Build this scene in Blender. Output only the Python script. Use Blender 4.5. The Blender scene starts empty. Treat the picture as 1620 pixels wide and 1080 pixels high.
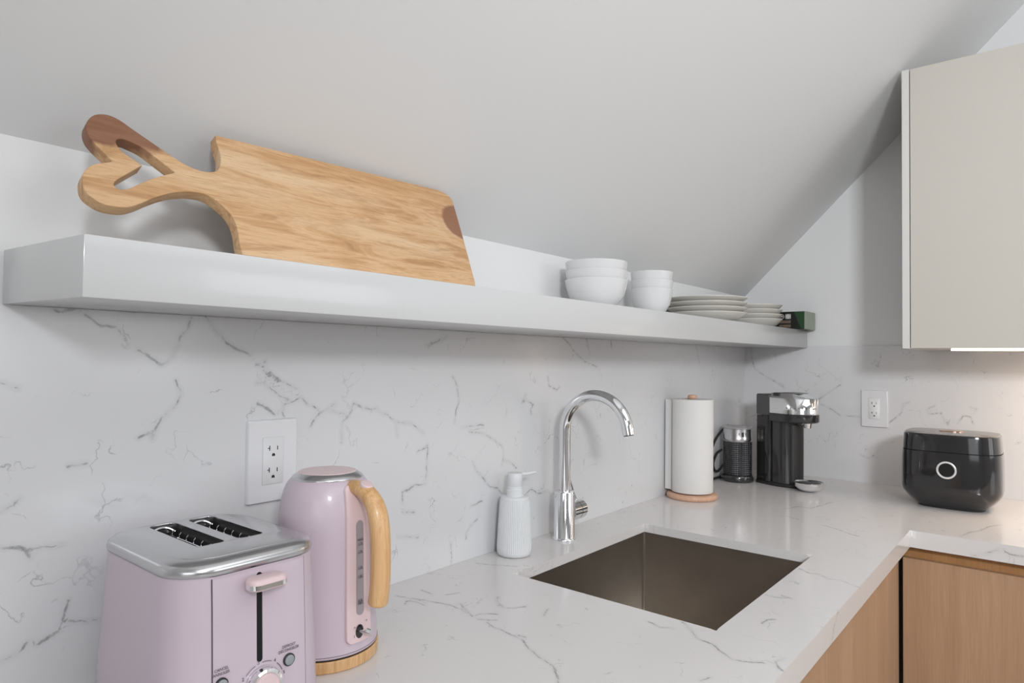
import bpy, bmesh, math, random
import numpy as np
from mathutils import Vector, Matrix
PI=math.pi
sc=bpy.context.scene
COL=sc.collection

# ---------------------------------------------------------------- camera, world, lights, exposure
EYE=1.3195
def cam():
    yaw,pi_,ro,f=0.88259444,0.02685316,0.01250044,1048.1933
    F=Vector((math.sin(yaw)*math.cos(pi_),math.cos(yaw)*math.cos(pi_),math.sin(pi_)))
    r=F.cross(Vector((0,0,1))).normalized(); u=r.cross(F)
    r2=math.cos(ro)*r+math.sin(ro)*u; u2=-math.sin(ro)*r+math.cos(ro)*u
    c=bpy.data.cameras.new('camera'); o=bpy.data.objects.new('camera',c); COL.objects.link(o)
    m=Matrix((r2,u2,-F)).transposed().to_4x4(); m.translation=Vector((0,0,EYE)); o.matrix_world=m
    c.sensor_width=36; c.lens=f/1620*36; c.clip_start=.02
    sc.camera=o
cam()
w=bpy.data.worlds.new('world'); sc.world=w; w.use_nodes=True
w.node_tree.nodes['Background'].inputs[0].default_value=(.9,.95,1,1)
w.node_tree.nodes['Background'].inputs[1].default_value=.6
sc.view_settings.view_transform='Standard'; sc.view_settings.look='None'
sc.view_settings.gamma=1; sc.view_settings.use_curve_mapping=False
sc.view_settings.exposure=-0.91
def area(name,loc,target,sx,sy,power,col=(1,1,1),spread=180):
    l=bpy.data.lights.new(name,'AREA'); l.shape='RECTANGLE'; l.size=sx; l.size_y=sy; l.energy=power; l.color=col; l.spread=math.radians(spread)
    o=bpy.data.objects.new(name,l); COL.objects.link(o); o.location=loc
    d=Vector(target)-Vector(loc); o.rotation_euler=d.to_track_quat('-Z','Y').to_euler()
    return o
KEY=area('key_light',(-.40,-.95,1.90),(2.55,.35,1.62),.32,.26,29,(.945,.972,1),120)
FILL=area('ceiling_fill',(.5,-1.4,2.72),(.5,-1.4,0),2.4,1.9,43,(.94,.97,1))  # added overhead fill panel, not a fixture of the kitchen
SIDE=area('front_fill',(1.6,-3.1,1.7),(1.2,.9,1.4),1.6,1.3,20,(.94,.97,1))  # added fill in front of the made-up window
LEFT=area('left_fill',(-2.15,-.9,1.6),(2.5,.2,1.5),1.7,1.3,23,(.94,.97,1))  # added fill from the left; that wall has no window
UND=area('under_cabinet_light',(2.30,-.10,1.352),(2.33,-.10,0),.03,.7,4.2,(1,.76,.56))

# ---------------------------------------------------------------- mesh helpers
def link(name,me,mat=None,parent=None,loc=None,rot=None):
    o=bpy.data.objects.new(name,me); COL.objects.link(o)
    if mat is not None:
        for m in (mat if isinstance(mat,(list,tuple)) else [mat]): me.materials.append(m)
    if parent is not None: o.parent=parent
    if loc is not None: o.location=loc
    if rot is not None: o.rotation_euler=rot
    return o
def obj(name,bm,mat,parent=None,angle=35,loc=None,rot=None):
    bmesh.ops.recalc_face_normals(bm,faces=bm.faces)
    me=bpy.data.meshes.new(name); bm.to_mesh(me); bm.free()
    me.shade_smooth(); me.set_sharp_from_angle(angle=math.radians(angle))
    return link(name,me,mat,parent,loc,rot)
def thing(name,label,cat,loc=(0,0,0),rz=0,group=None,rot=None):
    o=bpy.data.objects.new(name,None); COL.objects.link(o); o.location=loc
    o.rotation_euler=rot if rot else (0,0,rz); o.empty_display_size=.05
    return tag(o,label,cat,group)
def tag(o,label,cat,group=None):
    o['label']=label; o['category']=cat
    if group: o['group']=group
    return o
def struct(o): o['kind']='structure'; return o
def box(bm,x0,x1,y0,y1,z0,z1,bev=0,seg=2):
    vs=[bm.verts.new((x,y,z)) for z in (z0,z1) for y in (y0,y1) for x in (x0,x1)]
    fs=[bm.faces.new([vs[i] for i in f]) for f in ((0,2,3,1),(4,5,7,6),(0,1,5,4),(2,6,7,3),(0,4,6,2),(1,3,7,5))]
    if bev>0:
        es=list({e for f in fs for e in f.edges})
        bmesh.ops.bevel(bm,geom=es,offset=bev,segments=seg,profile=.5,affect='EDGES')
    return bm
def B(x0,x1,y0,y1,z0,z1,bev=0,seg=2): return box(bmesh.new(),x0,x1,y0,y1,z0,z1,bev,seg)
def loft(rings,cap0=True,cap1=True,closed=True,bm=None):
    bm=bm or bmesh.new()
    R=[[bm.verts.new(p) for p in r] for r in rings]
    n=len(rings[0])
    for a,b in zip(R,R[1:]):
        for i in range(n if closed else n-1):
            j=(i+1)%n; bm.faces.new((a[i],a[j],b[j],b[i]))
    if cap0: bm.faces.new(R[0][::-1])
    if cap1: bm.faces.new(R[-1])
    return bm
def rrect(hx,hy,r,z,seg=6,cx=0,cy=0):
    P=[]
    for sx,sy,a0 in ((1,1,0),(-1,1,90),(-1,-1,180),(1,-1,270)):
        for k in range(seg+1):
            a=math.radians(a0+90*k/seg)
            P.append((cx+sx*(hx-r)+r*math.cos(a),cy+sy*(hy-r)+r*math.sin(a),z))
    return P
def sell(hx,hy,n,z,segs=64,cx=0,cy=0):
    P=[]
    for k in range(segs):
        a=2*PI*k/segs; c,s=math.cos(a),math.sin(a)
        P.append((cx+hx*math.copysign(abs(c)**(2/n),c),cy+hy*math.copysign(abs(s)**(2/n),s),z))
    return P
def lathe(prof,segs=48,bm=None,mod=None):
    """prof: (r,z) list; r==0 closes the end"""
    bm=bm or bmesh.new(); prev=None
    for r,z in prof:
        if r<1e-6: cur=[bm.verts.new((0,0,z))]
        else:
            cur=[]
            for k in range(segs):
                a=2*PI*k/segs; rr=r+(mod(a,r,z) if mod else 0)
                cur.append(bm.verts.new((rr*math.cos(a),rr*math.sin(a),z)))
        if prev is not None:
            for k in range(segs):
                j=(k+1)%segs
                if len(prev)==1 and len(cur)>1: bm.faces.new((prev[0],cur[j],cur[k]))
                elif len(cur)==1 and len(prev)>1: bm.faces.new((prev[k],prev[j],cur[0]))
                elif len(cur)>1: bm.faces.new((prev[k],prev[j],cur[j],cur[k]))
        prev=cur
    return bm
def spline(P,n=8):
    P=[Vector(p) for p in P]; Q=[P[0]*2-P[1]]+P+[P[-1]*2-P[-2]]; out=[]
    for i in range(1,len(Q)-2):
        for k in range(n):
            t=k/n; a,b,c,d=Q[i-1:i+3]
            out.append(.5*((2*b)+(c-a)*t+(2*a-5*b+4*c-d)*t*t+(3*b-a-3*c+d)*t**3))
    out.append(P[-1]); return out
def tube(P,r,segs=16,bm=None,flat=1.0,up=None,caps=True):
    bm=bm or bmesh.new(); P=[Vector(p) for p in P]; n=len(P)
    T=[(P[min(i+1,n-1)]-P[max(i-1,0)]).normalized() for i in range(n)]
    u=Vector(up) if up else (Vector((0,0,1)) if abs(T[0].z)<.9 else Vector((1,0,0)))
    u=(u-T[0]*u.dot(T[0])).normalized(); rings=[]
    for i in range(n):
        u=(u-T[i]*u.dot(T[i])).normalized(); v=T[i].cross(u)
        rr=r[i] if isinstance(r,(list,tuple)) else r
        rings.append([P[i]+u*rr*math.cos(2*PI*k/segs)+v*rr*flat*math.sin(2*PI*k/segs) for k in range(segs)])
    return loft(rings,caps,caps,bm=bm)
def cylx(bm,p0,p1,r,segs=24): return tube([p0,p1],r,segs,bm=bm)
def place(bm,m): bmesh.ops.transform(bm,matrix=m,verts=bm.verts); return bm
def frame(o,x,y):
    x=Vector(x).normalized(); y=Vector(y); y=(y-x*y.dot(x)).normalized(); z=x.cross(y)
    m=Matrix((x,y,z)).transposed().to_4x4(); m.translation=Vector(o); return m
DG=None
def curve_mesh(c):
    o=bpy.data.objects.new('tmp',c); COL.objects.link(o)
    dg=bpy.context.evaluated_depsgraph_get(); dg.update()
    me=bpy.data.meshes.new_from_object(o.evaluated_get(dg)); COL.objects.unlink(o); bpy.data.objects.remove(o); return me
def text(name,s,size,o,x,y,mat,parent,ext=.0001,bold=0,align='CENTER',sx=1.0):
    c=bpy.data.curves.new('t','FONT'); c.body=s; c.size=size; c.extrude=ext; c.align_x=align; c.align_y='CENTER'; c.resolution_u=3; c.offset=bold
    me=curve_mesh(c); me.transform(Matrix.Scale(sx,4,(1,0,0))); me.transform(frame(o,x,y)); me.name=name
    return link(name,me,mat,parent)
def plate2d(loops,ext,bev,res=3):
    """filled outline with holes -> mesh, bevelled edge, mid plane at z=0"""
    c=bpy.data.curves.new('p','CURVE'); c.dimensions='2D'; c.fill_mode='BOTH'; c.extrude=ext; c.bevel_depth=bev; c.bevel_resolution=res
    for L in loops:
        s=c.splines.new('POLY'); s.points.add(len(L)-1); s.use_cyclic_u=True
        for p,q in zip(s.points,L): p.co=(q[0],q[1],0,1)
    return curve_mesh(c)
def me_obj(name,me,mat,parent=None,angle=40,m=None):
    if m is not None: me.transform(m)
    bm=bmesh.new(); bm.from_mesh(me); bmesh.ops.remove_doubles(bm,verts=bm.verts,dist=1e-5)
    return obj(name,bm,mat,parent,angle)

# ---------------------------------------------------------------- materials
class N:
    def __init__(s,name):
        s.m=bpy.data.materials.new(name); s.m.use_nodes=True; s.t=s.m.node_tree; s.b=s.t.nodes['Principled BSDF']
    def n(s,t,**k):
        x=s.t.nodes.new(t)
        for a,b in k.items(): setattr(x,a,b)
        return x
    def l(s,a,b): s.t.links.new(a,b)
    def math(s,op,a,b=None,c=None,clamp=False):
        x=s.n('ShaderNodeMath',operation=op,use_clamp=clamp)
        for i,v in enumerate((a,b,c)):
            if v is None: continue
            if isinstance(v,(int,float)): x.inputs[i].default_value=v
            else: s.l(v,x.inputs[i])
        return x.outputs[0]
    def ramp(s,v,stops):
        r=s.n('ShaderNodeValToRGB'); e=r.color_ramp.elements
        while len(e)>len(stops): e.remove(e[-1])
        while len(e)<len(stops): e.new(1)
        for q,(p,c) in zip(e,stops): q.position=p; q.color=(*c,1) if len(c)==3 else c
        s.l(v,r.inputs[0]); return r.outputs[0]
    def noise(s,vec,scale,detail=3,rough=.5,dist=0):
        x=s.n('ShaderNodeTexNoise'); x.inputs['Scale'].default_value=scale; x.inputs['Detail'].default_value=detail
        x.inputs['Roughness'].default_value=rough; x.inputs['Distortion'].default_value=dist
        if vec is not None: s.l(vec,x.inputs['Vector'])
        return x
    def mix(s,f,a,b,mode='MIX'):
        x=s.n('ShaderNodeMix',data_type='RGBA',blend_type=mode)
        for i,v in ((0,f),(6,a),(7,b)):
            if isinstance(v,(int,float)): x.inputs[i].default_value=v
            elif isinstance(v,tuple): x.inputs[i].default_value=(*v,1)
            else: s.l(v,x.inputs[i])
        return x.outputs[2]
    def bump(s,h,st,dist=.001):
        x=s.n('ShaderNodeBump'); x.inputs['Strength'].default_value=st; x.inputs['Distance'].default_value=dist
        s.l(h,x.inputs['Height']); s.l(x.outputs[0],s.b.inputs['Normal'])
    def mapping(s,scale,rot=(0,0,0),src='Object'):
        tc=s.n('ShaderNodeTexCoord'); mp=s.n('ShaderNodeMapping'); mp.inputs['Scale'].default_value=scale; mp.inputs['Rotation'].default_value=rot
        s.l(tc.outputs[src],mp.inputs['Vector']); return mp.outputs[0]
def mat(name,col,rough=.5,metal=0,coat=0,spec=.5,var=.02,vscale=30,bump=0,bscale=200,trans=0,emit=None,es=0,ior=1.45,aniso=0):
    k=N(name); b=k.b; v=k.mapping((1,1,1)); nz=k.noise(v,vscale,3)
    c0=tuple(max(0,x*(1-var)) for x in col); c1=tuple(min(1,x*(1+var)) for x in col)
    k.l(k.mix(nz.outputs[0],c0,c1),b.inputs['Base Color'])
    b.inputs['Roughness'].default_value=rough; b.inputs['Metallic'].default_value=metal; b.inputs['Coat Weight'].default_value=coat
    b.inputs['Coat Roughness'].default_value=.05
    b.inputs['Specular IOR Level'].default_value=spec; b.inputs['Transmission Weight'].default_value=trans; b.inputs['IOR'].default_value=ior
    b.inputs['Anisotropic'].default_value=aniso
    if bump: k.bump(k.noise(v,bscale,4).outputs[0],bump)
    if emit: b.inputs['Emission Color'].default_value=(*emit,1); b.inputs['Emission Strength'].default_value=es
    return k.m
def wood(name,c0,c1,c2,axis=0,scale=14,stretch=12,rough=.45,fine=260,coat=0,bump=.15):
    k=N(name); st=[1,1,1]; st=[stretch if i!=axis else 1 for i in range(3)]
    v=k.mapping(tuple(st)); a=k.noise(v,scale/stretch*1.6,5,.6,1.2)
    st2=[fine/10 if i!=axis else 1 for i in range(3)]; v2=k.mapping(tuple(st2)); f=k.noise(v2,10,3,.6)
    col=k.ramp(a.outputs[0],[(.28,c0),(.5,c1),(.72,c2)])
    col=k.mix(k.ramp(f.outputs[0],[(.35,(.28,)*3),(.6,(0,)*3)]),col,tuple(x*.62 for x in c0))
    k.l(col,k.b.inputs['Base Color']); k.b.inputs['Roughness'].default_value=rough; k.b.inputs['Coat Weight'].default_value=coat
    k.bump(f.outputs[0],bump,.0004)
    return k.m
def quartz(name,base=(.77,.765,.765)):
    k=N(name); tc=k.n('ShaderNodeTexCoord'); P=tc.outputs['Object']
    at=k.n('ShaderNodeAttribute',attribute_name='vein'); ad=k.n('ShaderNodeAttribute',attribute_name='veind')
    # ragged offset of the drawn veins
    nz=k.noise(P,80,4,.65); sub=k.n('ShaderNodeVectorMath',operation='SUBTRACT'); k.l(nz.outputs['Color'],sub.inputs[0]); sub.inputs[1].default_value=(.5,.5,.5)
    sc_=k.n('ShaderNodeVectorMath',operation='SCALE'); k.l(sub.outputs[0],sc_.inputs[0]); sc_.inputs['Scale'].default_value=.0075
    ad_=k.n('ShaderNodeVectorMath',operation='ADD'); k.l(at.outputs['Vector'],ad_.inputs[0]); k.l(sc_.outputs[0],ad_.inputs[1])
    ln=k.n('ShaderNodeVectorMath',operation='LENGTH'); k.l(ad_.outputs[0],ln.inputs[0])
    d=k.math('MAXIMUM',ln.outputs['Value'],k.math('SUBTRACT',ad.outputs['Fac'],.006))
    wv=k.noise(P,24,3,.6)
    wid=k.math('MULTIPLY_ADD',k.ramp(wv.outputs[0],[(.35,(0,)*3),(.7,(1,)*3)]),.0020,.0010)
    m1=k.math('SUBTRACT',1,k.math('DIVIDE',d,wid),clamp=True)
    m1=k.math('MULTIPLY',k.math('POWER',m1,.6),k.ramp(k.noise(P,38,3,.6).outputs[0],[(.36,(.25,)*3),(.54,(1,)*3)]))
    halo=k.math('MULTIPLY',k.math('SUBTRACT',1,k.math('DIVIDE',d,.007),clamp=True),.16)
    # small fragments of vein everywhere
    dn=k.noise(P,9,3,.6); s2=k.n('ShaderNodeVectorMath',operation='SCALE'); k.l(dn.outputs['Color'],s2.inputs[0]); s2.inputs['Scale'].default_value=.16
    a2=k.n('ShaderNodeVectorMath',operation='ADD'); k.l(P,a2.inputs[0]); k.l(s2.outputs[0],a2.inputs[1])
    dn3=k.noise(P,70,3,.6); s3=k.n('ShaderNodeVectorMath',operation='SCALE'); k.l(dn3.outputs['Color'],s3.inputs[0]); s3.inputs['Scale'].default_value=.02
    a3=k.n('ShaderNodeVectorMath',operation='ADD'); k.l(a2.outputs[0],a3.inputs[0]); k.l(s3.outputs[0],a3.inputs[1])
    vo=k.n('ShaderNodeTexVoronoi',feature='DISTANCE_TO_EDGE'); vo.inputs['Scale'].default_value=11; k.l(a3.outputs[0],vo.inputs['Vector'])
    m2=k.math('SUBTRACT',1,k.math('DIVIDE',vo.outputs['Distance'],.013),clamp=True)
    gate=k.ramp(k.noise(P,21,2,.5).outputs[0],[(.585,(0,)*3),(.66,(1,)*3)])
    m2=k.math('MULTIPLY',k.math('MULTIPLY',m2,gate),.62)
    vo2=k.n('ShaderNodeTexVoronoi',feature='DISTANCE_TO_EDGE'); vo2.inputs['Scale'].default_value=5.3; k.l(a3.outputs[0],vo2.inputs['Vector'])
    m3=k.math('SUBTRACT',1,k.math('DIVIDE',vo2.outputs['Distance'],.008),clamp=True)
    m3=k.math('MULTIPLY',k.math('MULTIPLY',m3,k.ramp(k.noise(P,13,2,.5).outputs[0],[(.53,(0,)*3),(.62,(1,)*3)])),.3)
    m=k.math('MAXIMUM',k.math('MAXIMUM',m1,halo),k.math('MAXIMUM',m2,m3))
    big=k.noise(P,3.2,3,.5)
    bc=k.mix(big.outputs[0],tuple(x*.965 for x in base),tuple(x*1.03 for x in base))
    k.l(k.mix(k.math('MULTIPLY',m,.74),bc,(.10,.105,.115)),k.b.inputs['Base Color'])
    k.b.inputs['Roughness'].default_value=.16; k.b.inputs['Specular IOR Level'].default_value=.5
    return k.m
M={}
M['paint']=mat('white_paint',(.76,.76,.76),.55,var=.01,vscale=3,bump=.03,bscale=260)
M['ceil']=mat('ceiling_paint',(.735,.735,.735),.6,var=.01,vscale=3,bump=.03,bscale=260)
M['quartz']=quartz('white_quartz',(.68,.68,.69)); M['quartztop']=quartz('white_quartz_top',(.70,.675,.665))
M['gloss']=mat('white_gloss_lacquer',(.60,.60,.60),.24,var=.005,vscale=4,coat=.3)
M['cream']=mat('cream_satin_lacquer',(.545,.515,.465),.28,var=.01,vscale=5,coat=.15)
M['creamedge']=mat('cream_edge',(.64,.63,.595),.35,var=.01)
M['oakv']=wood('cabinet_veneer',(.42,.255,.150),(.47,.29,.175),(.52,.33,.205),axis=2,scale=9,stretch=30,rough=.45,fine=420,bump=.1)
M['oakrail']=wood('rail_veneer',(.40,.20,.075),(.45,.23,.09),(.50,.27,.11),axis=2,scale=9,stretch=30,rough=.45,fine=420)
M['dark']=mat('dark_gap',(.02,.018,.016),.6)
M['floor']=wood('floor_oak',(.40,.35,.30),(.46,.41,.355),(.52,.47,.41),axis=0,scale=6,stretch=10)
M['steel']=mat('brushed_steel',(.43,.39,.345),.34,1,var=.10,vscale=18,bump=.05,bscale=500)
M['lidsteel']=mat('satin_steel',(.62,.62,.63),.24,1,var=.04,vscale=9)
M['chrome']=mat('chrome',(.86,.87,.88),.045,1,var=.005)
M['pink']=mat('lilac_pink_enamel',(.575,.480,.545),.33,var=.006,coat=.25)
M['pinkwarm']=mat('warm_pink_plastic',(.73,.56,.57),.36,var=.006,coat=.15)
M['black']=mat('black_gloss',(.015,.015,.016),.11,coat=.5)
M['blackmatte']=mat('black_plastic',(.022,.022,.023),.42)
M['greyblack']=mat('graphite_gloss',(.035,.035,.037),.16,.2,coat=.6)
M['tank']=mat('smoky_tank',(.012,.012,.013),.08,coat=.6)
M['ink']=mat('dark_ink',(.10,.08,.09),.6)
M['white']=mat('white_plastic',(.72,.72,.73),.33,var=.005)
M['wplate']=mat('outlet_white',(.74,.74,.755),.3,var=.005)
M['ceramic']=mat('white_glaze',(.70,.70,.70),.14,coat=.4,var=.005)
M['cream_ceramic']=mat('ivory_glaze',(.68,.66,.61),.16,coat=.4,var=.005)
M['soap']=mat('white_soap_ceramic',(.70,.71,.72),.4,var=.005)
M['paper']=mat('paper_towel',(.72,.71,.69),.9,var=.015,vscale=60,bump=.35,bscale=240)
M['beech']=wood('pink_beech',(.56,.33,.22),(.63,.38,.26),(.68,.43,.30),axis=0,scale=20,stretch=6,fine=200)
M['bamboo']=wood('bamboo',(.56,.29,.11),(.70,.42,.195),(.78,.51,.27),axis=2,scale=60,stretch=16,rough=.35,fine=700,coat=.15)
M['gauge']=mat('smoky_gauge',(.33,.29,.31),.12,coat=.5)
M['rose']=mat('rose_gold',(.80,.56,.46),.12,1)
M['led']=mat('warm_led',(1,.85,.7),.5,emit=(1,.80,.62),es=14)
M['added_window']=mat('added_window_glow',(.9,.9,.9),.5,emit=(.95,.98,1),es=1.6)  # emissive pane of the added window
M['cardb']=mat('black_green_carton',(.012,.014,.012),.35)
M['cardg']=mat('dark_green_carton',(.02,.06,.022),.35)
M['cardp']=mat('pale_green_carton',(.30,.34,.27),.4)
M['label']=mat('grey_print',(.55,.56,.54),.5)
M['labelb']=mat('brown_print',(.22,.17,.12),.5)
M['ringlight']=mat('silver_ring',(.9,.9,.9),.2,.6)
def board_mat():
    k=N('acacia_board'); tc=k.n('ShaderNodeTexCoord'); P=tc.outputs['Object']
    v=k.mapping((1,7,7)); a=k.noise(v,7,6,.62,1.5)
    v2=k.mapping((3,60,60)); f=k.noise(v2,12,4,.65)
    v3=k.mapping((1.5,9,9)); g=k.noise(v3,2.2,3,.5,.6)
    col=k.ramp(a.outputs[0],[(.30,(.42,.225,.095)),(.44,(.56,.325,.155)),(.56,(.665,.43,.235)),(.70,(.55,.33,.16))])
    col=k.mix(k.ramp(g.outputs[0],[(.5,(0,)*3),(.68,(.55,)*3)]),col,(.74,.55,.36))
    # darker figure along the upper long edge
    sx=k.n('ShaderNodeSeparateXYZ'); k.l(P,sx.inputs[0]); X,Y=sx.outputs[0],sx.outputs[1]
    wob=k.math('MULTIPLY',k.math('SUBTRACT',k.noise(k.mapping((2.5,9,9)),3,4,.6).outputs[0],.5),.05)
    yw=k.math('ADD',Y,wob)
    edge=k.math('MULTIPLY',k.math('DIVIDE',k.math('SUBTRACT',yw,.172),.02,clamp=True),k.math('DIVIDE',k.math('SUBTRACT',X,.40),.03,clamp=True))
    st=k.ramp(k.noise(k.mapping((1.2,40,40)),5,4,.6,1).outputs[0],[(.4,(.15,)*3),(.6,(.9,)*3)])
    col=k.mix(k.math('MULTIPLY',edge,st),col,(.50,.27,.11))
    # fine pores
    col=k.mix(k.ramp(f.outputs[0],[(.33,(.5,)*3),(.47,(0,)*3)]),col,(.34,.18,.08))
    # walnut brown heartwood in the upper lobe of the handle and a knot at the far end
    n2=k.math('MULTIPLY',k.math('SUBTRACT',k.noise(P,26,3,.6).outputs[0],.5),.05)
    t=k.math('ADD',k.math('ADD',k.math('MULTIPLY',k.math('SUBTRACT',Y,.137),1.0),k.math('MULTIPLY',k.math('SUBTRACT',.335,X),.28)),n2)
    hw=k.math('DIVIDE',t,.012,clamp=True)
    hw=k.math('MULTIPLY',hw,k.math('DIVIDE',k.math('SUBTRACT',k.math('ADD',.372,n2),X),.012,clamp=True))
    dk=k.mix(a.outputs[0],(.155,.055,.025),(.30,.135,.075))
    col=k.mix(k.math('MULTIPLY',hw,.93),col,dk)
    kx=k.math('DIVIDE',k.math('SUBTRACT',X,.890),.066); ky=k.math('DIVIDE',k.math('SUBTRACT',Y,.143),.043)
    r=k.math('ADD',k.math('SQRT',k.math('ADD',k.math('MULTIPLY',kx,kx),k.math('MULTIPLY',ky,ky))),k.math('MULTIPLY',n2,5))
    kn=k.math('DIVIDE',k.math('SUBTRACT',1.0,r),.10,clamp=True)
    col=k.mix(k.math('MULTIPLY',kn,.9),col,(.24,.095,.045))
    rg=k.math('SUBTRACT',1,k.math('DIVIDE',k.math('ABSOLUTE',k.math('SUBTRACT',r,1.12)),.16),clamp=True)
    col=k.mix(k.math('MULTIPLY',rg,.35),col,(.50,.24,.10))
    k.l(col,k.b.inputs['Base Color']); k.b.inputs['Roughness'].default_value=.46
    k.bump(f.outputs[0],.18,.0004)
    return k.m
M['board']=board_mat()

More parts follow.
